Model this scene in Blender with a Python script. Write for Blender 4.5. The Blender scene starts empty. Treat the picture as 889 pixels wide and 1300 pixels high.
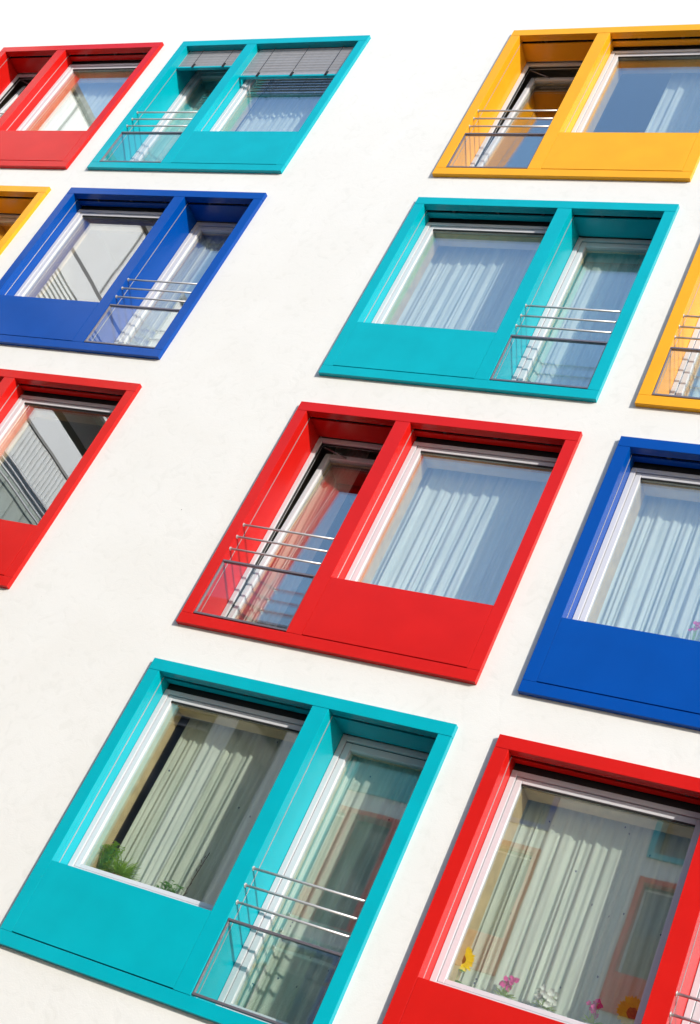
import bpy, bmesh, math, random
from mathutils import Vector, Matrix
random.seed(7)
S = bpy.context.scene

# ------------------------------------------------------------------ camera
cam_data = bpy.data.cameras.new('camera')
cam = bpy.data.objects.new('camera', cam_data)
S.collection.objects.link(cam)
cam.location = (7.0581, -8.9215, -2.0269)
cam.rotation_euler = (2.1650, -0.4069, 0.3291)
cam_data.sensor_fit = 'VERTICAL'
cam_data.sensor_height = 36.0
cam_data.lens = 1821.76 / 1300 * 36.0
cam_data.clip_start = 0.05
cam_data.clip_end = 2000
S.camera = cam

# ------------------------------------------------------------------ sun, sky, exposure
TO_SUN = Vector((1.18, -1.0, 0.54)).normalized()
sun_d = bpy.data.lights.new('sun', 'SUN')
sun_d.energy = 4.7
sun_d.angle = math.radians(0.53)
sun_d.color = (1.0, 0.95, 0.87)
sun = bpy.data.objects.new('sun', sun_d)
S.collection.objects.link(sun)
sun.rotation_euler = TO_SUN.to_track_quat('Z', 'Y').to_euler()
W = bpy.data.worlds.new('World')
S.world = W
W.use_nodes = True
nt = W.node_tree
bg = nt.nodes['Background']
sky = nt.nodes.new('ShaderNodeTexSky')
sky.sky_type = 'NISHITA'
sky.sun_disc = False
sky.sun_elevation = math.asin(TO_SUN.z)
sky.sun_rotation = math.atan2(TO_SUN.x, TO_SUN.y)
sky.air_density = 1.0
sky.dust_density = 0.6
# thin high haze over the blue: an even pale veil with soft cirrus structure
tcw = nt.nodes.new('ShaderNodeTexCoord')
nzw = nt.nodes.new('ShaderNodeTexNoise'); nzw.inputs['Scale'].default_value = 2.2; nzw.inputs['Detail'].default_value = 6
nt.links.new(tcw.outputs['Generated'], nzw.inputs['Vector'])
rpw = nt.nodes.new('ShaderNodeValToRGB')
rpw.color_ramp.elements[0].position = .3; rpw.color_ramp.elements[0].color = (.19, .46, 1.0, 1)
rpw.color_ramp.elements[1].position = .75; rpw.color_ramp.elements[1].color = (.36, .62, 1.0, 1)
nt.links.new(nzw.outputs['Fac'], rpw.inputs[0])
veil = nt.nodes.new('ShaderNodeVectorMath'); veil.operation = 'SCALE'; veil.inputs['Scale'].default_value = 3.7
nt.links.new(rpw.outputs[0], veil.inputs[0])
addw = nt.nodes.new('ShaderNodeVectorMath'); addw.operation = 'ADD'
nt.links.new(sky.outputs[0], addw.inputs[0]); nt.links.new(veil.outputs[0], addw.inputs[1])
nt.links.new(addw.outputs[0], bg.inputs[0])
bg.inputs[1].default_value = 0.15
S.view_settings.view_transform = 'Standard'
S.view_settings.look = 'None'
S.view_settings.gamma = 1.0
S.view_settings.exposure = 0.0
S.cycles.max_bounces = 10
S.cycles.transparent_max_bounces = 24

# ------------------------------------------------------------------ materials
def mat(name):
    m = bpy.data.materials.new(name)
    m.use_nodes = True
    n = m.node_tree.nodes
    return m, m.node_tree, n['Principled BSDF']

def simple(name, col, rough=0.5, metal=0.0, spec=0.5, grain=0.0, bump=0.0, bscale=400, nscale=3.0, coat=0.0, ior=None):
    m, t, b = mat(name)
    b.inputs['Base Color'].default_value = (*col, 1)
    b.inputs['Roughness'].default_value = rough
    b.inputs['Metallic'].default_value = metal
    b.inputs['Specular IOR Level'].default_value = spec
    if ior: b.inputs['IOR'].default_value = ior
    if coat:
        b.inputs['Coat Weight'].default_value = coat
        b.inputs['Coat Roughness'].default_value = 0.12
    tc = t.nodes.new('ShaderNodeTexCoord')
    if grain:
        nz = t.nodes.new('ShaderNodeTexNoise')
        nz.inputs['Scale'].default_value = nscale
        nz.inputs['Detail'].default_value = 8
        t.links.new(tc.outputs['Object'], nz.inputs['Vector'])
        mr = t.nodes.new('ShaderNodeMapRange')
        mr.inputs[1].default_value = 0.3
        mr.inputs[2].default_value = 0.7
        mr.inputs[3].default_value = 1 - grain
        mr.inputs[4].default_value = 1 + grain
        t.links.new(nz.outputs['Fac'], mr.inputs[0])
        mx = t.nodes.new('ShaderNodeMix')
        mx.data_type = 'RGBA'
        mx.blend_type = 'MULTIPLY'
        mx.inputs[0].default_value = 1
        mx.inputs[6].default_value = (*col, 1)
        t.links.new(mr.outputs[0], mx.inputs[7])
        t.links.new(mx.outputs[2], b.inputs['Base Color'])
    if bump:
        nb = t.nodes.new('ShaderNodeTexNoise')
        nb.inputs['Scale'].default_value = bscale
        nb.inputs['Detail'].default_value = 3
        t.links.new(tc.outputs['Object'], nb.inputs['Vector'])
        bp = t.nodes.new('ShaderNodeBump')
        bp.inputs['Strength'].default_value = bump
        bp.inputs['Distance'].default_value = 0.002
        t.links.new(nb.outputs['Fac'], bp.inputs['Height'])
        t.links.new(bp.outputs[0], b.inputs['Normal'])
    return m

def render_plaster(name, col):
    """white trowelled render: fine grain, faint smears and a few specks"""
    m, t, b = mat(name)
    b.inputs['Roughness'].default_value = 0.9
    b.inputs['Specular IOR Level'].default_value = 0.2
    tc = t.nodes.new('ShaderNodeTexCoord')
    n1 = t.nodes.new('ShaderNodeTexNoise'); n1.inputs['Scale'].default_value = 1.1; n1.inputs['Detail'].default_value = 7; n1.inputs['Distortion'].default_value = 0.8
    n2 = t.nodes.new('ShaderNodeTexNoise'); n2.inputs['Scale'].default_value = 7; n2.inputs['Detail'].default_value = 9; n2.inputs['Distortion'].default_value = 1.5
    n3 = t.nodes.new('ShaderNodeTexNoise'); n3.inputs['Scale'].default_value = 90; n3.inputs['Detail'].default_value = 6
    for n in (n1, n2, n3): t.links.new(tc.outputs['Object'], n.inputs['Vector'])
    r1 = t.nodes.new('ShaderNodeValToRGB')
    r1.color_ramp.elements[0].position = 0.38; r1.color_ramp.elements[0].color = (col[0]*.975, col[1]*.972, col[2]*.965, 1)
    r1.color_ramp.elements[1].position = 0.62; r1.color_ramp.elements[1].color = (*col, 1)
    t.links.new(n1.outputs['Fac'], r1.inputs[0])
    r2 = t.nodes.new('ShaderNodeValToRGB')
    r2.color_ramp.elements[0].position = 0.30; r2.color_ramp.elements[0].color = (.958, .958, .953, 1)
    r2.color_ramp.elements[1].position = 0.45; r2.color_ramp.elements[1].color = (1, 1, 1, 1)
    t.links.new(n2.outputs['Fac'], r2.inputs[0])
    mx = t.nodes.new('ShaderNodeMix'); mx.data_type = 'RGBA'; mx.blend_type = 'MULTIPLY'; mx.inputs[0].default_value = 1
    t.links.new(r1.outputs[0], mx.inputs[6]); t.links.new(r2.outputs[0], mx.inputs[7])
    # fly specks
    v = t.nodes.new('ShaderNodeTexVoronoi'); v.inputs['Scale'].default_value = 1.6
    t.links.new(tc.outputs['Object'], v.inputs['Vector'])
    lt = t.nodes.new('ShaderNodeMath'); lt.operation = 'LESS_THAN'; lt.inputs[1].default_value = 0.012
    t.links.new(v.outputs['Distance'], lt.inputs[0])
    mx2 = t.nodes.new('ShaderNodeMix'); mx2.data_type = 'RGBA'; mx2.inputs[7].default_value = (.1, .1, .09, 1)
    t.links.new(lt.outputs[0], mx2.inputs[0]); t.links.new(mx.outputs[2], mx2.inputs[6])
    t.links.new(mx2.outputs[2], b.inputs['Base Color'])
    ad = t.nodes.new('ShaderNodeMath'); ad.operation = 'MULTIPLY_ADD'; ad.inputs[1].default_value = 2.0
    t.links.new(n2.outputs['Fac'], ad.inputs[0]); t.links.new(n3.outputs['Fac'], ad.inputs[2])
    bp = t.nodes.new('ShaderNodeBump'); bp.inputs['Strength'].default_value = 0.22; bp.inputs['Distance'].default_value = 0.004
    t.links.new(ad.outputs[0], bp.inputs['Height']); t.links.new(bp.outputs[0], b.inputs['Normal'])
    return m

def glass_mat(name, base, ior,  # reflectance of one face head-on, and how fast it grows towards grazing
              tint=(1, 1, 1)):
    m = bpy.data.materials.new(name); m.use_nodes = True
    t = m.node_tree; t.nodes.clear()
    o = t.nodes.new('ShaderNodeOutputMaterial')
    tr = t.nodes.new('ShaderNodeBsdfTransparent'); tr.inputs[0].default_value = (*tint, 1)
    gl = t.nodes.new('ShaderNodeBsdfGlossy'); gl.inputs['Roughness'].default_value = 0.0
    gl.inputs[0].default_value = (1, 1, 1, 1)
    # slightly wavy float glass
    tc = t.nodes.new('ShaderNodeTexCoord')
    nz = t.nodes.new('ShaderNodeTexNoise'); nz.inputs['Scale'].default_value = 1.6; nz.inputs['Detail'].default_value = 1
    t.links.new(tc.outputs['Object'], nz.inputs['Vector'])
    bp = t.nodes.new('ShaderNodeBump'); bp.inputs['Strength'].default_value = 0.13; bp.inputs['Distance'].default_value = 0.004
    t.links.new(nz.outputs['Fac'], bp.inputs['Height'])
    t.links.new(bp.outputs[0], gl.inputs['Normal'])
    lw = t.nodes.new('ShaderNodeLayerWeight'); lw.inputs['Blend'].default_value = 0.5
    pw = t.nodes.new('ShaderNodeMath'); pw.operation = 'POWER'; pw.inputs[1].default_value = ior
    t.links.new(lw.outputs['Facing'], pw.inputs[0])
    ad = t.nodes.new('ShaderNodeMath'); ad.operation = 'MULTIPLY_ADD'; ad.use_clamp = True
    ad.inputs[1].default_value = 1-base; ad.inputs[2].default_value = base
    t.links.new(pw.outputs[0], ad.inputs[0])
    mx = t.nodes.new('ShaderNodeMixShader')
    t.links.new(ad.outputs[0], mx.inputs[0]); t.links.new(tr.outputs[0], mx.inputs[1]); t.links.new(gl.outputs[0], mx.inputs[2])
    t.links.new(mx.outputs[0], o.inputs[0])
    return m

def curtain_mat(name, col, dots=True, trans=0.18):
    m = bpy.data.materials.new(name); m.use_nodes = True
    t = m.node_tree; t.nodes.clear()
    o = t.nodes.new('ShaderNodeOutputMaterial')
    d = t.nodes.new('ShaderNodeBsdfDiffuse'); tl = t.nodes.new('ShaderNodeBsdfTranslucent')
    mx = t.nodes.new('ShaderNodeMixShader'); mx.inputs[0].default_value = trans
    tc = t.nodes.new('ShaderNodeTexCoord')
    nz = t.nodes.new('ShaderNodeTexNoise'); nz.inputs['Scale'].default_value = 5; nz.inputs['Detail'].default_value = 5
    mp = t.nodes.new('ShaderNodeMapping'); mp.inputs['Scale'].default_value = (6, 1, .35)
    t.links.new(tc.outputs['Object'], mp.inputs[0]); t.links.new(mp.outputs[0], nz.inputs['Vector'])
    rp = t.nodes.new('ShaderNodeValToRGB')
    rp.color_ramp.elements[0].position = .35; rp.color_ramp.elements[0].color = (col[0]*.82, col[1]*.84, col[2]*.82, 1)
    rp.color_ramp.elements[1].position = .65; rp.color_ramp.elements[1].color = (*col, 1)
    t.links.new(nz.outputs['Fac'], rp.inputs[0])
    last = rp.outputs[0]
    if dots:
        v = t.nodes.new('ShaderNodeTexVoronoi'); v.inputs['Scale'].default_value = 8.5
        mq = t.nodes.new('ShaderNodeMapping'); mq.inputs['Scale'].default_value = (1.6, 0, 1)
        t.links.new(tc.outputs['Object'], mq.inputs[0]); t.links.new(mq.outputs[0], v.inputs['Vector'])
        lt = t.nodes.new('ShaderNodeMath'); lt.operation = 'LESS_THAN'; lt.inputs[1].default_value = 0.075
        t.links.new(v.outputs['Distance'], lt.inputs[0])
        m2 = t.nodes.new('ShaderNodeMix'); m2.data_type = 'RGBA'; m2.inputs[7].default_value = (.05, .08, .16, 1)
        t.links.new(lt.outputs[0], m2.inputs[0]); t.links.new(last, m2.inputs[6]); last = m2.outputs[2]
    t.links.new(last, d.inputs[0]); t.links.new(last, tl.inputs[0])
    t.links.new(d.outputs[0], mx.inputs[1]); t.links.new(tl.outputs[0], mx.inputs[2]); t.links.new(mx.outputs[0], o.inputs[0])
    return m

PAINT = {
    'teal': simple('teal_paint', (.001, .365, .43), .20, spec=.5, grain=.05, bump=.15, ior=1.30),
    'red': simple('red_paint', (.58, .011, .008), .20, spec=.5, grain=.05, bump=.15, ior=1.30),
    'blue': simple('blue_paint', (.0002, .062, .325), .20, spec=.5, grain=.05, bump=.15, ior=1.30),
    'yellow': simple('yellow_paint', (.82, .37, .014), .20, spec=.5, grain=.05, bump=.15, ior=1.30),
}
M_WALL = render_plaster('white_render', (.725, .710, .672))
M_WALL2 = render_plaster('far_white_render', (.62, .62, .61))
M_FRAME = simple('white_powder_coat', (.56, .56, .58), .35, grain=.02)
M_SEAL = simple('black_rubber_seal', (.012, .012, .012), .6)
M_WOOD = simple('oak_lining', (.74, .56, .31), .5, grain=.12, nscale=12)
M_DOORWOOD = simple('dark_oak', (.28, .15, .05), .45, grain=.2, nscale=12)
M_GLASS = glass_mat('window_glass', 0.20, 2.4, (.965, .985, .97))
M_GUARDGLASS = glass_mat('guard_glass', 0.04, 3.5, (.96, .985, .975))
M_STEEL = simple('brushed_steel', (.66, .63, .60), .42, metal=.55, grain=.05, nscale=30)
M_DARKSTEEL = simple('anodised_guard_rail', (.24, .21, .23), .4, metal=.6)
M_GUIDE = simple('aluminium_guide', (.42, .42, .42), .4, metal=.5)
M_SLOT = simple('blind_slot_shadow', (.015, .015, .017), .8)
M_SLAT = simple('grey_blind_slat', (.38, .37, .38), .42, metal=.25, grain=.06, nscale=20)
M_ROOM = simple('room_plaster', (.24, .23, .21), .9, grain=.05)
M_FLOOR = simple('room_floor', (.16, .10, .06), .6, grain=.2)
M_SILL = simple('inside_sill', (.62, .61, .58), .5)
M_CURT = curtain_mat('pale_green_curtain', (.84, .90, .79))
M_CURTP = curtain_mat('plain_white_curtain', (.87, .93, .90), dots=False)
M_CURTW = curtain_mat('warm_net_curtain', (.80, .78, .70), dots=False)
M_DARKGLASS = simple('far_dark_glass', (.045, .055, .07), .05, spec=.8)
M_ROOF = simple('roof_membrane', (.22, .22, .22), .9, grain=.1)
M_PAVE = simple('courtyard_paving', (.04, .04, .036), .9, grain=.15, nscale=1.2, bump=.4, bscale=60)
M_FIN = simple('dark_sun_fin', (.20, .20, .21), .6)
M_WALL3 = render_plaster('wing_white_render', (.80, .80, .79))
M_DARKREC = simple('gallery_recess_shade', (.06, .075, .07), .7, grain=.2)
M_CLAD = simple('ribbed_cladding', (.70, .71, .69), .6, grain=.06)
M_CLADG = simple('greenish_cladding', (.30, .36, .33), .6, grain=.08)
M_GUTTER = simple('dark_gutter', (.05, .05, .055), .5)

# ------------------------------------------------------------------ mesh helpers
class MB:
    """collects boxes and tubes, then becomes one mesh object"""
    def __init__(s): s.bm = bmesh.new()
    def box(s, x0, x1, y0, y1, z0, z1, bevel=0.0):
        g = bmesh.ops.create_cube(s.bm, size=1.0)
        vs = g['verts']
        for v in vs:
            v.co = Vector(((x0+x1)/2 + v.co.x*(x1-x0), (y0+y1)/2 + v.co.y*(y1-y0), (z0+z1)/2 + v.co.z*(z1-z0)))
        if bevel:
            es = list({e for v in vs for e in v.link_edges})
            bmesh.ops.bevel(s.bm, geom=es, offset=bevel, segments=2, affect='EDGES', profile=0.5)
        return s
    def hexa(s, pts):
        """eight corners: bottom four (ccw) then top four"""
        v = [s.bm.verts.new(p) for p in pts]
        for f in ((0, 3, 2, 1), (4, 5, 6, 7), (0, 1, 5, 4), (1, 2, 6, 5), (2, 3, 7, 6), (3, 0, 4, 7)):
            s.bm.faces.new([v[i] for i in f])
        return s
    def tube(s, pts, r, seg=10):
        pts = [Vector(p) for p in pts]
        rings = []
        for i, p in enumerate(pts):
            if i == 0: d = pts[1]-p
            elif i == len(pts)-1: d = p-pts[i-1]
            else: d = (pts[i+1]-p).normalized() + (p-pts[i-1]).normalized()
            d.normalize()
            a = d.cross(Vector((0, 0, 1)))
            if a.length < .05: a = d.cross(Vector((0, 1, 0)))
            a.normalize(); b = d.cross(a).normalized()
            rr = r[i] if isinstance(r, (list, tuple)) else r
            rings.append([s.bm.verts.new(p + rr*(math.cos(t)*a + math.sin(t)*b)) for t in [k*2*math.pi/seg for k in range(seg)]])
        for A, B in zip(rings, rings[1:]):
            for k in range(seg):
                f = s.bm.faces.new((A[k], A[(k+1) % seg], B[(k+1) % seg], B[k])); f.smooth = True
        for R in (rings[0][::-1], rings[-1]):
            s.bm.faces.new(R)
        return s
    def mesh(s, name, m):
        bmesh.ops.recalc_face_normals(s.bm, faces=s.bm.faces)
        me = bpy.data.meshes.new(name); s.bm.to_mesh(me); s.bm.free()
        me.materials.append(m)
        return me

def link(name, me, parent=None, loc=(0, 0, 0), m=None):
    o = bpy.data.objects.new(name, me)
    S.collection.objects.link(o)
    o.location = loc
    o.parent = parent
    if m is not None:
        o.material_slots[0].link = 'OBJECT'
        o.material_slots[0].material = m
    return o

def build(mb, name, m, parent=None, loc=(0, 0, 0)):
    return link(name, mb.mesh(name, m), parent, loc)

def thing(name, label, cat, loc=(0, 0, 0), group=None):
    o = bpy.data.objects.new(name, None)
    o.empty_display_size = .2
    S.collection.objects.link(o); o.location = loc
    o['label'] = label; o['category'] = cat
    if group: o['group'] = group
    return o

def tag(o, label, cat, group=None):
    o['label'] = label; o['category'] = cat
    if group: o['group'] = group
    return o

# ------------------------------------------------------------------ dimensions (metres)
WW, HH = 2.820, 2.614           # outer size of a window surround
BS, BT, BB = .112, .110, .118   # border at sides, top and bottom
PROUD = .047                    # the surround stands this far proud of the render
MA, MBR = 1.609, 1.758          # mullion, wide opening on the left
PANZ = .715                     # top of the infill panel
COLX = [-7.897, -4.738, 0.0, 3.171]
ROWZ = [0.0, 3.0, 6.0, 9.0]
WALLY = PROUD
DW, DN = .205, .375             # depth of the wide window and of the narrow door

def intervals(var):
    """(wide x0,x1), (narrow x0,x1), (mullion x0,x1)"""
    if var == 'A':
        return (BS, MA), (MBR, WW-BS), (MA, MBR)
    return (WW-MA, WW-BS), (BS, WW-MBR), (WW-MBR, WW-MA)

MESH = {}
def cached(key, fn, m, name):
    if key not in MESH: MESH[key] = fn().mesh(name, m)
    return MESH[key]

def ring(mb, x0, x1, z0, z1, w, y0, y1, wb=None, wt=None, bev=.003):
    wb = w if wb is None else wb; wt = w if wt is None else wt
    mb.box(x0, x0+w, y0, y1, z0, z1, bev)
    mb.box(x1-w, x1, y0, y1, z0, z1, bev)
    mb.box(x0+w-.0004, x1-w+.0004, y0+.0012, y1-.001, z0, z0+wb, bev)
    mb.box(x0+w-.0004, x1-w+.0004, y0+.0012, y1-.001, z1-wt, z1, bev)
    return mb

def surround_mesh(var):
    (wx0, wx1), (nx0, nx1), (m0, m1) = intervals(var)
    b = MB(); g = .0012; bv = .0025
    zt = HH-BT
    # flange, four lengths butted with fine open joints
    b.box(0, WW, 0, .052, zt+g, HH, bv)
    b.box(0, WW, 0, .052, 0, BB-g-.012, bv)
    b.box(0, BS, 0, .052, BB-.012, zt-g, bv)
    b.box(WW-BS, WW, 0, .052, BB-.012, zt-g, bv)
    # folded sheet reveals behind the flange
    dl = DW if wx0 < nx0 else DN
    dr = DN if wx0 < nx0 else DW
    b.box(BS-.016, BS-.0008, .0525, dl+.03, BB-.03, zt+.02)
    b.box(WW-BS+.0008, WW-BS+.016, .0525, dr+.03, BB-.03, zt+.02)
    # soffit in front of and behind the blind slot
    for (a, c, d) in ((wx0, wx1, DW), (nx0, nx1, DN)):
        b.box(a-.001, c+.001, .0525, .083, zt+.001, zt+.016)
        b.box(a-.001, c+.001, .118, d-.018, zt+.001, zt+.016)
    # ledge under the narrow door
    b.hexa([(nx0, .0525, BB-.03), (nx1, .0525, BB-.03), (nx1, DN+.02, BB-.03), (nx0, DN+.02, BB-.03),
            (nx0, .0525, BB-.013), (nx1, .0525, BB-.013), (nx1, DN+.02, BB+.012), (nx0, DN+.02, BB+.012)])
    return b

def mullion_mesh(var):
    (wx0, wx1), (nx0, nx1), (m0, m1) = intervals(var)
    b = MB()
    b.box(m0+.0005, m1-.0005, 0.0006, .05, BB-.0105, HH-BT-.0012, .0025)
    b.box(m0+.0014, m1-.0014, .0502, DN+.01, BB-.01, HH-BT+.015)
    return b

def panel_mesh(var):
    (wx0, wx1), *_ = intervals(var)
    b = MB()
    b.box(wx0+.0018, wx1-.0018, .0004, .04, BB-.004, PANZ, .0022)
    # folded top ledge that slopes up to the window
    b.hexa([(wx0+.002, .0402, PANZ-.03), (wx1-.002, .0402, PANZ-.03), (wx1-.002, DW+.01, PANZ+.01), (wx0+.002, DW+.01, PANZ+.01),
            (wx0+.002, .0402, PANZ-.002), (wx1-.002, .0402, PANZ-.002), (wx1-.002, DW+.01, PANZ+.045), (wx0+.002, DW+.01, PANZ+.045)])
    return b

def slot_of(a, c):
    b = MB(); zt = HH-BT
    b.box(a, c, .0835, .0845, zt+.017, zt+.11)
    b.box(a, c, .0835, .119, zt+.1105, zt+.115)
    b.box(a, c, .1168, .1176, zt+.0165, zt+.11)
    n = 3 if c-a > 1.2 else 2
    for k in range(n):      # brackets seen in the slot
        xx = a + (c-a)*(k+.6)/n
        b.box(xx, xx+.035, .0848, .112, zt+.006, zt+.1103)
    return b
def wide_slot_mesh(var): return slot_of(*intervals(var)[0])
def narrow_slot_mesh(var): return slot_of(*intervals(var)[1])
def rail_of(z0):
    b = MB(); b.box(-.0025, .0025, .094, .1015, z0, HH-BT-.004); return b
def wide_rail_mesh(var): return rail_of(PANZ+.022)
def narrow_rail_mesh(var): return rail_of(BB+.006)

def wide_frame_mesh(var):
    (x0, x1), *_ = intervals(var); b = MB()
    ring(b, x0+.001, x1-.001, PANZ+.03, HH-BT-.048, .046, DW, DW+.06, wb=.042, wt=.040)
    return b
def wide_sash_mesh(var):
    (x0, x1), *_ = intervals(var); b = MB()
    ring(b, x0+.050, x1-.050, PANZ+.076, HH-BT-.092, .050, DW+.012, DW+.07, wb=.034, wt=.045, bev=.005)
    return b
def wide_seal_mesh(var):
    (x0, x1), *_ = intervals(var); b = MB()
    ring(b, x0+.0465, x1-.0465, PANZ+.0715, HH-BT-.0875, .005, DW+.03, DW+.05, bev=0)
    return b
def head_gasket_mesh(var):
    (x0, x1), *_ = intervals(var); b = MB()
    b.box(x0+.10, x1-.10, DW+.016, DW+.028, HH-BT-.149, HH-BT-.137)
    return b
def head_shadow_strip_mesh(var):  # black strip painted in as the shadow gap above the wide frame
    (x0, x1), *_ = intervals(var); b = MB()
    b.box(x0, x1, DW+.012, DW+.03, HH-BT-.0475, HH-BT+.03)
    return b
def wide_glass_mesh(var):
    (x0, x1), *_ = intervals(var); b = MB()
    b.box(x0+.09, x1-.09, DW+.030, DW+.046, PANZ+.10, HH-BT-.13)
    return b
def wide_lining_mesh(var):
    (x0, x1), *_ = intervals(var); b = MB()
    ya, yb = DW+.0705, DW+.245
    b.box(x0+.07, x0+.102, ya, yb, PANZ+.08, HH-BT-.10)
    b.box(x1-.102, x1-.07, ya, yb, PANZ+.08, HH-BT-.10)
    b.box(x0+.1025, x1-.1025, ya, yb-.001, HH-BT-.140, HH-BT-.10)
    b.box(x0+.1025, x1-.1025, ya, ya+.02, PANZ+.075, PANZ+.104)
    return b
def wide_backing_mesh(var):
    (x0, x1), *_ = intervals(var); b = MB()
    b.box(x0-.04, x1+.04, DW+.0605, DW+.0695, HH-BT-.08, HH+.05)
    return b
def low_backing_mesh(var):
    (x0, x1), *_ = intervals(var); b = MB()
    b.box(x0-.04, x1+.04, DW+.0605, DW+.0695, PANZ-.25, PANZ+.06)
    return b

def narrow_frame_mesh(var):
    _, (x0, x1), _ = intervals(var); b = MB()
    ring(b, x0+.001, x1-.001, BB+.014, HH-BT+.002, .046, DN, DN+.06, wb=.05, wt=.05)
    return b
SZ0 = BB+.068
def narrow_sash_mesh(var):
    _, (x0, x1), _ = intervals(var); b = MB()
    ring(b, x0+.050, x1-.050, 0, HH-BT-.055-SZ0, .056, .0, .06, wb=.06, wt=.06, bev=.006)
    return b
def narrow_glass_mesh(var):
    _, (x0, x1), _ = intervals(var); b = MB()
    b.box(x0+.10, x1-.10, .020, .036, .05, HH-BT-.055-SZ0-.05)
    return b
def narrow_wood_mesh(var):
    _, (x0, x1), _ = intervals(var); b = MB()
    ring(b, x0+.055, x1-.055, .005, HH-BT-.055-SZ0-.005, .060, .0605, .078, bev=0)
    return b
def narrow_seal_mesh(var):
    _, (x0, x1), _ = intervals(var); b = MB()
    ring(b, x0+.047, x1-.047, BB+.064, HH-BT-.05, .006, DN+.02, DN+.045, bev=0)
    return b
def bar_mesh(var):
    _, (x0, x1), _ = intervals(var); b = MB()
    b.tube([(x0+.002, .020, 0), ((x0+x1)/2, .020, 0), (x1-.002, .020, 0)], .0098, 14)
    return b
def guard_frame_mesh(var):
    _, (x0, x1), _ = intervals(var); b = MB()
    b.box(x0+.003, x1-.003, .006, .040, .690, .708, .002)
    b.box(x0+.003, x1-.003, .006, .040, BB+.002, BB+.020, .002)
    b.box(x0+.003, x0+.013, .010, .036, BB+.021, .689, .001)
    b.box(x1-.013, x1-.003, .010, .036, BB+.021, .689, .001)
    return b
def guard_glass_mesh(var):
    _, (x0, x1), _ = intervals(var); b = MB()
    b.box(x0+.010, x1-.010, .018, .028, BB+.015, .695)
    return b
def bar_fix_mesh(var):
    b = MB(); b.tube([(-.003, .020, 0), (.004, .020, 0)], .017, 16)
    return b

BAR_Z = (.838, .975, 1.113)
WINDOWS = []

def make_window(parent, name, x, z, var, colour, label=None, tilt=False, rot=False, y=0.0, simple_far=False):
    """one coloured window unit; the surround is the part, its pieces are sub-parts"""
    pm = PAINT[colour]
    w = link('window', cached(('sur', var), lambda: surround_mesh(var), pm, 'window_surround'), parent, (x, y, z), pm)
    if rot: w.rotation_euler.z = math.pi
    if label: w['label'] = label
    def sub(nm, fn, m, loc=(0, 0, 0)):
        return link(nm, cached((fn.__name__, var), lambda: fn(var), m, nm), w, loc, m)
    sub('mullion', mullion_mesh, pm)
    sub('infill_panel', panel_mesh, pm)
    if simple_far:
        key = ('far', var)
        def fb():
            b = MB(); (a, c), (n0, n1), _ = intervals(var)
            b.box(a, c, DW, DW+.02, PANZ, HH-BT+.01); b.box(n0, n1, DN, DN+.02, BB-.01, HH-BT+.01)
            return b
        link('glass_pane', cached(key, fb, M_DARKGLASS, 'far_pane'), w)
        sub('window_frame', wide_frame_mesh, M_FRAME).location.y = -.01
        return w
    (i0, i1), (j0, j1), _ = intervals(var)
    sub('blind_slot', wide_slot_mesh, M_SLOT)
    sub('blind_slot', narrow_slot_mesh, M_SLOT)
    for q, fn in ((i0, wide_rail_mesh), (i1, wide_rail_mesh), (j0, narrow_rail_mesh), (j1, narrow_rail_mesh)):
        sub('guide_rail', fn, M_GUIDE, (q, 0, 0))
    sub('window_frame', wide_frame_mesh, M_FRAME)
    sub('window_frame', narrow_frame_mesh, M_FRAME)
    sub('window_sash', wide_sash_mesh, M_FRAME)
    sub('rubber_seal', wide_seal_mesh, M_SEAL)
    sub('head_gasket', head_gasket_mesh, M_SEAL)
    sub('head_shadow_strip', head_shadow_strip_mesh, M_SEAL)  # borrows the seal black to colour that gap's shade
    sub('rubber_seal', narrow_seal_mesh, M_SEAL)
    sub('glass_pane', wide_glass_mesh, M_GLASS)
    sub('wood_lining', wide_lining_mesh, M_WOOD)
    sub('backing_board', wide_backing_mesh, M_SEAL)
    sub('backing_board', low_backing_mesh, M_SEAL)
    off = (0, DN+.014, SZ0)
    ang = math.radians(-3.6) if tilt else 0
    for nm, fn, m in (('door_sash', narrow_sash_mesh, M_FRAME), ('glass_pane', narrow_glass_mesh, M_GLASS), ('wood_lining', narrow_wood_mesh, M_WOOD)):
        o = sub(nm, fn, m, off); o.rotation_euler.x = ang
    for bz in BAR_Z:
        sub('guard_bar', bar_mesh, M_STEEL, (0, 0, bz))
        sub('bar_fixing', bar_fix_mesh, M_STEEL, (j0+.003, 0, bz))
        sub('bar_fixing', bar_fix_mesh, M_STEEL, (j1-.003, 0, bz))
    sub('guard_frame', guard_frame_mesh, M_DARKSTEEL)
    sub('guard_glass', guard_glass_mesh, M_GUARDGLASS)
    if tilt:
        _, (n0, n1), _ = intervals(var)
        b = MB(); b.tube([(n0+.07, DN+.05, HH-BT-.075), (n0+.30, DN+.14, HH-BT-.10)], .007, 6)
        build(b, 'stay_arm', M_DARKSTEEL, w)
    return w

# ------------------------------------------------------------------ the setting
b = MB(); b.box(-300, 300, -300, 300, -3.75, -3.60)
g = build(b, 'ground', M_PAVE); g['kind'] = 'structure'

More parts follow.
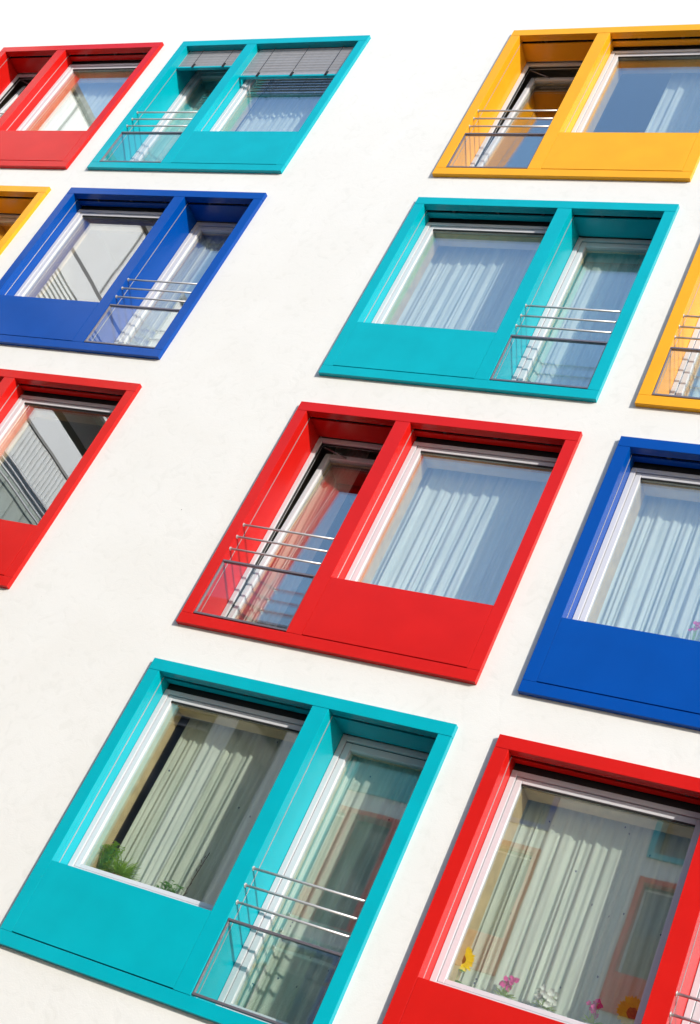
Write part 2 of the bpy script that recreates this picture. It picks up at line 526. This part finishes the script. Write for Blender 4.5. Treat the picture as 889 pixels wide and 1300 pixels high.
def holed_wall(x0, x1, z0, z1, yf, yb, holes, m, name, parent, far=False):
    """a wall as a front sheet with openings, their reveals, and closed ends"""
    xs = sorted({x0, x1, *[h[0] for h in holes], *[h[1] for h in holes]})
    zs = sorted({z0, z1, *[h[2] for h in holes], *[h[3] for h in holes]})
    bm = bmesh.new(); vv = {}
    def V(x, y, z):
        k = (round(x, 5), round(y, 5), round(z, 5))
        if k not in vv: vv[k] = bm.verts.new(k)
        return vv[k]
    def inhole(cx, cz): return any(h[0] < cx < h[1] and h[2] < cz < h[3] for h in holes)
    for a, c in zip(xs, xs[1:]):
        for d, e in zip(zs, zs[1:]):
            if inhole((a+c)/2, (d+e)/2): continue
            bm.faces.new((V(a, yf, d), V(c, yf, d), V(c, yf, e), V(a, yf, e)))
            bm.faces.new((V(a, yb, e), V(c, yb, e), V(c, yb, d), V(a, yb, d)))
    for h in holes:
        a, c, d, e = h
        for p, q in (((a, d), (c, d)), ((c, d), (c, e)), ((c, e), (a, e)), ((a, e), (a, d))):
            # follow the grid so that no T-junction is left
            pts = [p]
            if p[1] == q[1]:
                mid = [x for x in xs if min(p[0], q[0]) < x < max(p[0], q[0])]
                if p[0] > q[0]: mid.reverse()
                pts += [(x, p[1]) for x in mid]
            else:
                mid = [z for z in zs if min(p[1], q[1]) < z < max(p[1], q[1])]
                if p[1] > q[1]: mid.reverse()
                pts += [(p[0], z) for z in mid]
            pts.append(q)
            for s_, t_ in zip(pts, pts[1:]):
                bm.faces.new((V(s_[0], yf, s_[1]), V(s_[0], yb, s_[1]), V(t_[0], yb, t_[1]), V(t_[0], yf, t_[1])))
    for a, c in zip(xs, xs[1:]):
        bm.faces.new((V(a, yf, z1), V(c, yf, z1), V(c, yb, z1), V(a, yb, z1)))
        bm.faces.new((V(a, yb, z0), V(c, yb, z0), V(c, yf, z0), V(a, yf, z0)))
    for d, e in zip(zs, zs[1:]):
        bm.faces.new((V(x0, yb, d), V(x0, yf, d), V(x0, yf, e), V(x0, yb, e)))
        bm.faces.new((V(x1, yf, d), V(x1, yb, d), V(x1, yb, e), V(x1, yf, e)))
    bmesh.ops.recalc_face_normals(bm, faces=bm.faces)
    me = bpy.data.meshes.new(name); bm.to_mesh(me); bm.free(); me.materials.append(m)
    return link(name, me, parent)

main = thing('apartment_building', 'white rendered apartment building with rows of red, blue, teal and yellow framed windows', 'building', (0, 0, -3.6))
main_holes = [(x+BS-.018, x+WW-BS+.018, z+.05, z+HH-.02) for x in COLX for z in ROWZ]
o = holed_wall(-11.99, 14.0, -3.6, 13.6, WALLY, .43, main_holes, M_WALL, 'wall', main)
o.location.z = 3.6
b = MB(); b.box(-11.9, 14.0, .4305, 9.0, 13.0, 13.3)
o = build(b, 'roof', M_ROOF, main); o.location.z = 3.6
b = MB(); b.box(-11.9, 14.0, 9.0, 9.3, -3.6, 13.6); b.box(-11.99, -11.75, .431, 8.99, -3.6, 12.99); b.box(13.75, 14.0, .431, 8.99, -3.6, 12.99)
o = build(b, 'outer_wall', M_WALL2, main); o.location.z = 3.6

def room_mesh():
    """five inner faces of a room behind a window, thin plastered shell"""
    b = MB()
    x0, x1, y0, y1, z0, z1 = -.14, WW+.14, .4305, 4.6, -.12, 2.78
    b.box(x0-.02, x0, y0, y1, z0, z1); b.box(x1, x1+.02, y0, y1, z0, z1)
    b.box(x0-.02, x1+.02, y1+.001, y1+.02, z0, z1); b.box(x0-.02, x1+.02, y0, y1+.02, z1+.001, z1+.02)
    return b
def floor_mesh():
    b = MB(); b.box(-.16, WW+.16, .4305, 4.62, -.15, -.121); return b
def sill_mesh(var):
    (x0, x1), *_ = intervals(var); b = MB()
    b.box(x0+.02, x1-.02, DW+.095, .56, PANZ+.045, PANZ+.072, .003); return b

GRID = [  # column, row, variant, colour, tilted narrow door, label
    (0, 0, 'A', 'blue', 0, None), (0, 1, 'B', 'teal', 0, None),
    (0, 2, 'A', 'yellow', 0, 'yellow framed window cut by the left edge of the picture, beside the blue one'),
    (0, 3, 'B', 'red', 1, 'red framed window in the top left corner, its glossy panel washed pale by reflections'),
    (1, 0, 'B', 'yellow', 0, None),
    (1, 1, 'B', 'red', 0, 'red framed window at the left edge reflecting a pale gallery in its glass'),
    (1, 2, 'A', 'blue', 0, 'blue framed window on the left with a striped reflection of a white wall in its wide pane'),
    (1, 3, 'B', 'teal', 0, 'teal framed window in the top row with its grey slatted blinds partly lowered'),
    (2, 0, 'A', 'teal', 0, 'large teal framed window at the bottom with green plants behind the glass'),
    (2, 1, 'B', 'red', 1, 'red framed window in the middle of the wall with its narrow door tilted inward'),
    (2, 2, 'A', 'teal', 0, 'teal framed window right of centre in the upper part, pale curtains behind both panes'),
    (2, 3, 'B', 'yellow', 1, 'yellow framed window in the top row with its narrow door tilted open behind steel bars'),
    (3, 0, 'A', 'red', 0, 'red framed window at the bottom right with sunflowers on its inner sill'),
    (3, 1, 'A', 'blue', 0, 'blue framed window at the right edge with sunlit white curtains'),
    (3, 2, 'B', 'yellow', 0, 'yellow framed window cut by the right edge, only its barred narrow door in view'),
    (3, 3, 'A', 'teal', 0, None),
]
for (c, r, var, colour, tilt, label) in GRID:
    x, z = COLX[c], ROWZ[r]
    w = make_window(main, 'window', x, z+3.6, var, colour, label, bool(tilt))
    WINDOWS.append(w)
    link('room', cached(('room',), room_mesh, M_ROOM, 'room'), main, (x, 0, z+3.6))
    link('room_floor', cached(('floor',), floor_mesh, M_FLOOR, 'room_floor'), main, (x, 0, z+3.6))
    link('inner_sill', cached(('sill', var), lambda: sill_mesh(var), M_SILL, 'inner_sill'), w)

# ---- slatted blinds of the teal window in the top row
blind_win = WINDOWS[7]
(wx, wn, _) = intervals('B')
def blind(x0, x1, ztop, zbot, n_tapes):
    def slat():
        b = MB(); L = x1-x0-.016; n = 6
        prof = [(-.034 + .068*k/n, .007*math.sin(math.pi*k/n)) for k in range(n+1)]
        prof = prof + [(u, v-.0016) for u, v in prof[::-1]]
        A = [b.bm.verts.new((-L/2, u, v)) for u, v in prof]; B = [b.bm.verts.new((L/2, u, v)) for u, v in prof]
        N = len(prof)
        for k in range(N):
            b.bm.faces.new((A[k], A[(k+1) % N], B[(k+1) % N], B[k]))
        b.bm.faces.new(A[::-1]); b.bm.faces.new(B)
        return b
    me = slat().mesh('slat', M_SLAT)
    pitch = .0565; z = ztop; k = 0
    while z > zbot+.035:
        o = link('slat', me, blind_win, ((x0+x1)/2, .100, z))
        o.rotation_euler.x = math.radians(-74 + random.uniform(-2, 2))
        o.rotation_euler.y = math.radians(random.uniform(-.12, .12))
        z -= pitch; k += 1
    b = MB(); b.box(x0+.008, x1-.008, .080, .120, zbot-.018, zbot+.014, .003)
    build(b, 'blind_bottom_rail', PAINT['teal'], blind_win)
    for i in range(n_tapes):
        xx = x0 + (x1-x0)*(i+.55)/n_tapes
        b = MB(); b.box(xx-.004, xx+.004, .0605, .062, zbot, ztop+.06); b.box(xx-.004, xx+.004, .137, .1385, zbot, ztop+.06)
        b.box(xx-.016, xx+.016, .068, .079, zbot-.012, zbot+.055)
        build(b, 'blind_tape', M_SLOT, blind_win)
blind(*wx, 2.47, 1.93, 3)
blind(*wn, 2.47, 2.15, 2)

# ------------------------------------------------------------------ curtains (hang in the rooms)
def curtain(win, x0, x1, label, m=M_CURT, ztop=2.66, zbot=.0, yc=.53, seed=1, amp=.021, pleats=None, lean=0.0):
    """free-hanging pleated cloth; folds change width and depth as they fall"""
    rnd = random.Random(seed)
    L = x1-x0
    n = max(5, int(round(L/.062)))
    # irregular fold positions
    ph = [0.0]
    for k in range(n): ph.append(ph[-1] + rnd.uniform(.5, 1.5))
    ph = [p/ph[-1] for p in ph]
    ampk = [amp*rnd.uniform(.45, 1.25) for _ in range(n)]
    drift = [rnd.uniform(-.3, .3) for _ in range(n+1)]
    NX = n*8; NZ = 22
    bm = bmesh.new(); rows = []
    for j in range(NZ+1):
        t = j/NZ; z = ztop + (zbot-ztop)*t
        pj = [min(1, max(0, ph[i] + drift[i]*t*.035*(0 if i in (0, n) else 1))) for i in range(n+1)]
        row = []
        for i in range(NX+1):
            s = i/NX; f = s*n; k = min(n-1, int(f)); q = f-k
            xx = pj[k] + (pj[k+1]-pj[k])*q
            a = ampk[k]*(.55+.45*min(1, t*2.2))
            yy = -a*math.sin(math.pi*q)**1.0*(1 if k % 2 == 0 else -.75) + .008*math.sin(9*s+3*t+seed)
            yy += .012*math.sin(math.pi*q*2+seed+k)*(.4+t)
            row.append(bm.verts.new((xx*L + lean*t, yy, z)))
        rows.append(row)
    for A, B in zip(rows, rows[1:]):
        for i in range(NX):
            f = bm.faces.new((A[i], B[i], B[i+1], A[i+1])); f.smooth = True
    me = bpy.data.meshes.new('curtain'); bm.to_mesh(me); bm.free(); me.materials.append(m)
    wl = Vector((win.location.x, 0, win.location.z-3.6))
    o = link('curtain', me, None, (wl.x+x0, yc, wl.z), None)
    sm = o.modifiers.new('cloth_thickness', 'SOLIDIFY'); sm.thickness = .0015
    tag(o, label, 'curtain', 'curtains behind the windows')
    return o

curtain(WINDOWS[8], .25, 1.66, 'pale green dotted curtain behind the plants in the wide pane of the bottom teal window', seed=3, pleats=15)
curtain(WINDOWS[8], 1.72, 2.86, 'pale dotted curtain behind the guard bars of the bottom teal window', seed=4, pleats=11)
curtain(WINDOWS[9], 1.17, 2.9, 'sunlit white curtain in the wide pane of the central red window', M_CURTP, seed=5, pleats=15)
curtain(WINDOWS[10], .10, 1.72, 'pale curtain in the wide pane of the teal window right of centre', M_CURTP, seed=6, pleats=14)
curtain(WINDOWS[10], 1.74, 2.86, 'pale curtain behind the guard bars of the teal window right of centre', M_CURTP, seed=7, pleats=9)
curtain(WINDOWS[11], 1.85, 2.92, 'pale curtain covering the right part of the wide pane in the top yellow window', M_CURTP, seed=8, pleats=12)
curtain(WINDOWS[12], .06, 1.72, 'pale dotted curtain behind the flowers of the bottom right red window', seed=9, pleats=17)
curtain(WINDOWS[12], 1.76, 2.86, 'pale dotted curtain in the narrow door pane of the bottom right red window', seed=19, pleats=9)
curtain(WINDOWS[13], .12, 1.72, 'sunlit white curtain in the blue window at the right edge', M_CURTP, seed=10, pleats=14)
curtain(WINDOWS[14], .10, 1.02, 'pale curtain behind the guard bars of the yellow window at the right edge', M_CURTP, seed=11, pleats=9)
curtain(WINDOWS[7], 1.25, 2.9, 'pale curtain below the lowered blind of the top teal window', M_CURTP, seed=12, pleats=15)
curtain(WINDOWS[7], .12, .98, 'grey green curtain behind the guard bars of the top teal window', M_CURT, seed=13, pleats=8)
curtain(WINDOWS[6], 1.80, 2.40, 'net curtain behind the guard bars of the blue window on the left', M_CURTP, seed=15, pleats=6)
curtain(WINDOWS[3], 1.20, 2.9, 'pale curtain in the wide pane of the top left red window', M_CURTP, seed=16, pleats=14)
curtain(WINDOWS[9], .15, .52, 'gathered cream curtain beside the tilted door of the central red window', M_CURTW, seed=18, pleats=4, yc=.66)

# ------------------------------------------------------------------ plants and flowers on the inner sills
def leaf_mat(name, col):
    m = simple(name, col, .5, grain=.35, nscale=40)
    t = m.node_tree; b = t.nodes['Principled BSDF']
    tl = t.nodes.new('ShaderNodeBsdfTranslucent'); mx = t.nodes.new('ShaderNodeMixShader'); mx.inputs[0].default_value = .45
    tl.inputs[0].default_value = (col[0]*1.1, col[1], col[2]*.6, 1)
    t.links.new(b.outputs[0], mx.inputs[1]); t.links.new(tl.outputs[0], mx.inputs[2])
    t.links.new(mx.outputs[0], t.nodes['Material Output'].inputs[0])
    return m
M_LEAF = leaf_mat('leaf_green', (.46, .72, .13))
M_LEAF2 = leaf_mat('dark_leaf', (.22, .58, .14))
M_PETY = simple('sunflower_petal', (1.0, .72, .01), .6, grain=.12, nscale=40)
M_DISC = simple('sunflower_disc', (.30, .13, .01), .9, grain=.4, nscale=60)
M_PINK = simple('pink_petal', (.80, .05, .34), .55, grain=.15, nscale=40)
M_WHITE = simple('white_petal', (.90, .91, .84), .6, grain=.08, nscale=40)
M_POT = simple('clay_pot', (.40, .16, .08), .8, grain=.1)
M_POTW = simple('white_pot', (.7, .7, .68), .4)
M_SOIL = simple('soil', (.03, .02, .015), .95)
SILLZ = PANZ+.0722

def petal(bm, base, d, n, L, w, cup=.25):
    """a pointed petal or leaf: ten triangles, curved along its length"""
    d = d.normalized(); s = d.cross(n).normalized(); n = s.cross(d).normalized()
    K = 5; Lv = []; Rv = []; C = []
    for k in range(K+1):
        t = k/K; wd = w*math.sin(math.pi*min(.98, (t*.92+.06)))**.7
        c = base + d*L*t + n*cup*L*(t*t)
        Lv.append(bm.verts.new(c - s*wd/2 + n*wd*.12)); Rv.append(bm.verts.new(c + s*wd/2 + n*wd*.12)); C.append(bm.verts.new(c))
    for k in range(K):
        for A, B in ((Lv, C), (C, Rv)):
            f = bm.faces.new((A[k], B[k], B[k+1], A[k+1])); f.smooth = True

def pot(root, m=M_POT, r=.055, h=.09):
    b = MB(); N = 20; bm = b.bm
    prof = [(0, 0), (r*.72, 0), (r, h*.86), (r*1.08, h*.86), (r*1.08, h), (r*.95, h), (r*.9, h*.86), (0, h*.84)]
    rings = []
    for (rr, z) in prof:
        rings.append([bm.verts.new((max(rr, .0005)*math.cos(a), max(rr, .0005)*math.sin(a), z)) for a in [i*2*math.pi/N for i in range(N)]])
    for A, B in zip(rings, rings[1:]):
        for i in range(N):
            f = bm.faces.new((A[i], A[(i+1) % N], B[(i+1) % N], B[i])); f.smooth = True
    build(b, 'pot', m, root)

def at(win, x, y=.42):
    return (win.location.x + x, y, win.location.z-3.6+SILLZ)

def sunflower(win, x, hz, r, face, label, y=.42):
    root = thing('sunflower', label, 'flower', at(win, x, y), 'sunflowers on the inner sill')
    pot(root, M_POTW, .045, .08)
    b = MB(); hz = hz-SILLZ
    b.tube([(0, 0, .07), (.012, -.004, hz*.5), (.0, 0, hz*.9), (0, -.005, hz)], [.006, .005, .005, .007], 7)
    build(b, 'stem', M_LEAF, root)
    n = Vector(face).normalized()
    u = n.cross(Vector((0, 0, 1))).normalized(); v = u.cross(n).normalized()
    c = Vector((0, -.012, hz))
    rnd = random.Random(int(x*100))
    b = MB()
    for layer in range(2):
        for k in range(16):
            a = (k+.5*layer)*2*math.pi/16 + rnd.uniform(-.08, .08)
            d = u*math.cos(a) + v*math.sin(a) + n*(.12+.2*layer+rnd.uniform(-.1, .1))
            petal(b.bm, c + (u*math.cos(a)+v*math.sin(a))*r*.28 + n*.002*layer, d, n, r*.78*rnd.uniform(.88, 1.1), r*.30, cup=rnd.uniform(-.05, .2))
    build(b, 'petals', M_PETY, root)
    b = MB()
    g = bmesh.ops.create_icosphere(b.bm, subdivisions=3, radius=r*.36)
    for vv in g['verts']:
        p = vv.co.copy(); k = 1 + .07*math.sin(p.x*900)*math.sin(p.y*900+p.z*700)
        vv.co = c + u*p.x*k + v*p.y*k + n*(p.z*.42*k + .004)
    build(b, 'flower_head', M_DISC, root)
    b = MB()
    for k in range(6):
        a = k*1.9 + x; zz = hz*(.35+.1*(k % 4))
        petal(b.bm, Vector((0, 0, zz)), Vector((math.cos(a), math.sin(a)*.6-.2, .35)), Vector((0, 0, 1)), .075, .045, -.35)
    build(b, 'leaves', M_LEAF2, root)
    return root

def cluster(win, x, hz, r, m, label, y=.40, nf=9, name='potted_flower', pr=.018, spread=1.0, group=None):
    root = thing(name, label, 'flower', at(win, x, y), group)
    pot(root, M_POTW, .05, .085)
    hz = hz-SILLZ
    rnd = random.Random(int(x*77)+3)
    st = MB(); fl = MB(); lf = MB()
    for k in range(nf):
        a = rnd.uniform(0, 6.28); rr = r*math.sqrt(rnd.random())*spread
        e = Vector((rr*math.cos(a), rr*math.sin(a)*.7-.01, hz + rnd.uniform(-.75, .75)*r))
        st.tube([(0, 0, .07), (e.x*.3, e.y*.3, hz*.5), tuple(e)], .0022, 5)
        n = Vector((rnd.uniform(-.5, .9), -1, rnd.uniform(-.6, .3))).normalized()
        u = n.cross(Vector((0, 0, 1))).normalized(); v = u.cross(n)
        for i in range(6):
            aa = i*math.pi/3 + rnd.random()*.4
            petal(fl.bm, e, u*math.cos(aa)+v*math.sin(aa)+n*.45, n, pr*rnd.uniform(.9, 1.35), pr*.85, .1)
    for k in range(8):
        a = k*2.4; petal(lf.bm, Vector((0, 0, .08)), Vector((math.cos(a), math.sin(a)*.7, .9)), Vector((0, 0, 1)), .09, .028, -.4)
    build(st, 'stems', M_LEAF, root); build(fl, 'blossoms', m, root); build(lf, 'leaves', M_LEAF, root)
    return root

W10, W1_, W11 = WINDOWS[12], WINDOWS[8], WINDOWS[13]
sunflower(W10, .200, 1.045, .092, (.8, -1, -.15), 'left sunflower, seen half side on, against the frame of the bottom right red window', y=.40)
sunflower(W10, 1.436, 1.030, .105, (.45, -1, -.30), 'right sunflower with a brown centre facing out of the bottom right red window', y=.40)
cluster(W10, .575, .985, .055, M_PINK, 'small pink blossom left of the white flowers in the bottom right red window', nf=13, pr=.021)
cluster(W10, .864, .955, .070, M_WHITE, 'ruffled white flowers in the middle of the bottom right red window sill', nf=44, pr=.024)
cluster(W10, 1.205, .985, .060, M_PINK, 'dark pink blossoms between the white flowers and the right sunflower', nf=10, pr=.021)
cluster(W11, 1.03, 1.085, .05, M_PINK, 'pink flowers at the lower right of the blue window at the right edge', nf=11, pr=.021)

def grassy(win, x, label, ht, spread, n, m, seed, wl=.010, L=(.12, .22), y=.42):
    root = thing('potted_plant', label, 'plant', at(win, x, y), 'green plants on the inner sill')
    pot(root, M_POT, .06, .09)
    rnd = random.Random(seed); b = MB()
    for k in range(n):
        a = rnd.uniform(0, 6.28); el = rnd.uniform(.25, 1.35)
        d = Vector((math.cos(a)*math.cos(el)*spread, math.sin(a)*math.cos(el)*.7-.1, math.sin(el)))
        petal(b.bm, Vector((rnd.uniform(-.03, .03), rnd.uniform(-.02, .02), .08)), d, Vector((0, 0, 1)), rnd.uniform(*L), wl*rnd.uniform(.7, 1.3), rnd.uniform(-.7, -.1))
    build(b, 'leaves', m, root)
    return root
def leafy(win, x, label, n, hz, r, seed, m=M_LEAF, y=.42):
    root = thing('potted_plant', label, 'plant', at(win, x, y), 'green plants on the inner sill')
    pot(root, M_POT, .05, .08)
    rnd = random.Random(seed); b = MB(); st = MB()
    for k in range(n):
        a = rnd.uniform(0, 6.28); rr = r*rnd.random()**.6; z = .09 + (hz-SILLZ-.09)*rnd.random()**.8
        e = Vector((rr*math.cos(a), rr*math.sin(a)*.7, z))
        st.tube([(e.x*.2, e.y*.2, .06), (e.x*.7, e.y*.7, z*.7), tuple(e)], .0018, 4)
        for q in range(4):
            aa = rnd.uniform(0, 6.28)
            petal(b.bm, e, Vector((math.cos(aa), math.sin(aa)*.8-.2, rnd.uniform(-.3, .6))), Vector((0, 0, 1)), rnd.uniform(.022, .042), .018, -.3)
    build(st, 'stems', M_LEAF2, root); build(b, 'leaves', m, root)
    return root
grassy(W1_, .45, 'spiky grass-like green plant, middle of the three in the bottom teal window', .3, 1.0, 210, M_LEAF, 5, wl=.011, L=(.10, .21))
leafy(W1_, .27, 'bushy small-leaved plant in the left corner of the bottom teal window', 90, 1.12, .13, 8)
leafy(W1_, .92, 'low dark-leaved plant, rightmost of the three in the bottom teal window', 22, .97, .10, 9, M_LEAF2)

# dry reed stem leaning in the bottom teal window
b = MB(); b.tube([(0, 0, 0), (.01, .01, .25), (.03, .02, .50)], .0035, 6)
for k in range(9):
    zz = .12+.04*k; petal(b.bm, Vector((.008+.0005*k, .01, zz)), Vector((.5*(-1)**k, -.2, .9)), Vector((0, -1, 0)), .03, .006, .1)
o = build(b, 'dry_twig', simple('dry_twig', (.08, .04, .02), .8)); o.location = at(W1_, 1.05, .44)
tag(o, 'thin dark dry twig standing before the curtain of the bottom teal window', 'twig')

# ------------------------------------------------------------------ opposite building (seen in the glass)
OY = -15.3
opp = thing('apartment_building', 'matching white apartment building across the courtyard, seen only as a reflection', 'building', (0, OY, -3.6))
ox = [-8.0, -4.84, -.07, 3.10]
oh = [(x+BS-.018, x+WW-BS+.018, z+.05, z+HH-.02) for x in ox for z in ROWZ]
o = holed_wall(-11.99, 7.6, -3.6, 12.5, OY-.047, OY-.43, oh, M_WALL2, 'wall', opp); o.location = (0, -OY, 3.6)
b = MB(); b.box(-11.98, 7.59, OY-9, OY-.431, -3.59, 12.1); b.bm.faces.ensure_lookup_table()
o = build(b, 'building_core', M_WALL2, opp, (0, -OY, 3.6))
OC = [['teal', 'blue', 'red', 'yellow'], ['blue', 'red', 'yellow', 'teal'], ['red', 'red', 'red', 'blue'], ['teal', 'blue', 'teal', 'red']]
for r in range(4):
    for c in range(4):
        make_window(opp, 'window', ox[c]+WW, ROWZ[r]+3.6, 'A' if (r+c) % 2 else 'B', OC[r][c], rot=True, simple_far=True)
for (xa, xb) in ((-11.9, -10.15), (-9.55, -8.35)):
    b = MB(); b.box(xa, xb, OY-.046, OY-.02, 2, 11.9)
    build(b, 'stair_window', M_DARKGLASS, opp, (0, -OY, 3.6))
for k in range(12):
    b = MB(); z = 9.3+.21*k
    b.box(-11.88, -10.17, OY-.018, OY+.05, z, z+.05)
    build(b, 'sun_fin', M_FIN, opp, (0, -OY, 3.6))

# ------------------------------------------------------------------ side wing with open galleries (seen in the glass)
WX = -12.0
wing = thing('gallery_wing', 'white side wing with open galleries and railings, seen only as a reflection', 'building', (WX, -8, -3.6))
def wpart(name, m, boxes, bev=0):
    b = MB()
    for bx in boxes: b.box(*bx, bev) if bev else b.box(*bx)
    return build(b, name, m, wing, (-WX, 8, 3.6))
y0, y1 = -15.2, -.02
wpart('wall', M_WALL3, [(WX-6, WX-1.2, y0, y1, -3.6, 16.3), (WX-1.199, WX, y0, y1, 14.45, 16.38), (WX-1.199, WX, y0, y1, 13.85, 14.35)])
wpart('parapet', M_WALL3, [(WX-.12, WX, y0, y1, 11.28, 11.86), (WX-.12, WX, y0, y1, 8.2, 8.8)])
wpart('shaded_recess', M_DARKREC, [(WX-1.198, WX-1.10, y0, y1, 11.5, 12.85), (WX-1.198, WX-1.10, y0, y1, 8.4, 9.4)])  # dark back panels; the galleries' shade is put into their colour
wpart('gutter', M_GUTTER, [(WX-.02, WX+.10, y0, y1, 16.39, 16.52), (WX-.6, WX+.0, y0, y1, 14.351, 14.449), (WX-.05, WX+.02, y0, y1, 11.22, 11.279)])
ribs = [(WX-.06, WX-.01, y0+.12*k, y0+.12*k+.10, 10.45, 11.219) for k in range(int((y1-y0)/.12))]
wpart('ribbed_cladding', M_CLAD, ribs)['kind'] = 'stuff'
ribs = [(WX-.16, WX-.06, y0+.45*k, y0+.45*k+.43, 8.81, 10.25) for k in range(int((y1-y0)/.45))]
wpart('green_cladding', M_CLADG, ribs)['kind'] = 'stuff'
for k in range(9):
    zz = 12.87+.108*k
    wpart('louvre', M_CLAD, [(WX-.10, WX, y0, y1, zz, zz+.062)])
wpart('louvre_backing', M_CLADG, [(WX-.30, WX-.14, y0, y1, 12.86, 13.84)])
for k in range(4):
    b = MB(); b.tube([(WX+.05, y0, 10.02+.12*k), (WX+.05, y1, 10.02+.12*k)], .022, 8)
    build(b, 'handrail', M_FRAME, wing, (-WX, 8, 3.6))
wpart('wall_joint', M_GUTTER, [(WX+.001, WX+.006, y0+1.6*k, y0+1.6*k+.05, 14.46, 16.37) for k in range(10)])
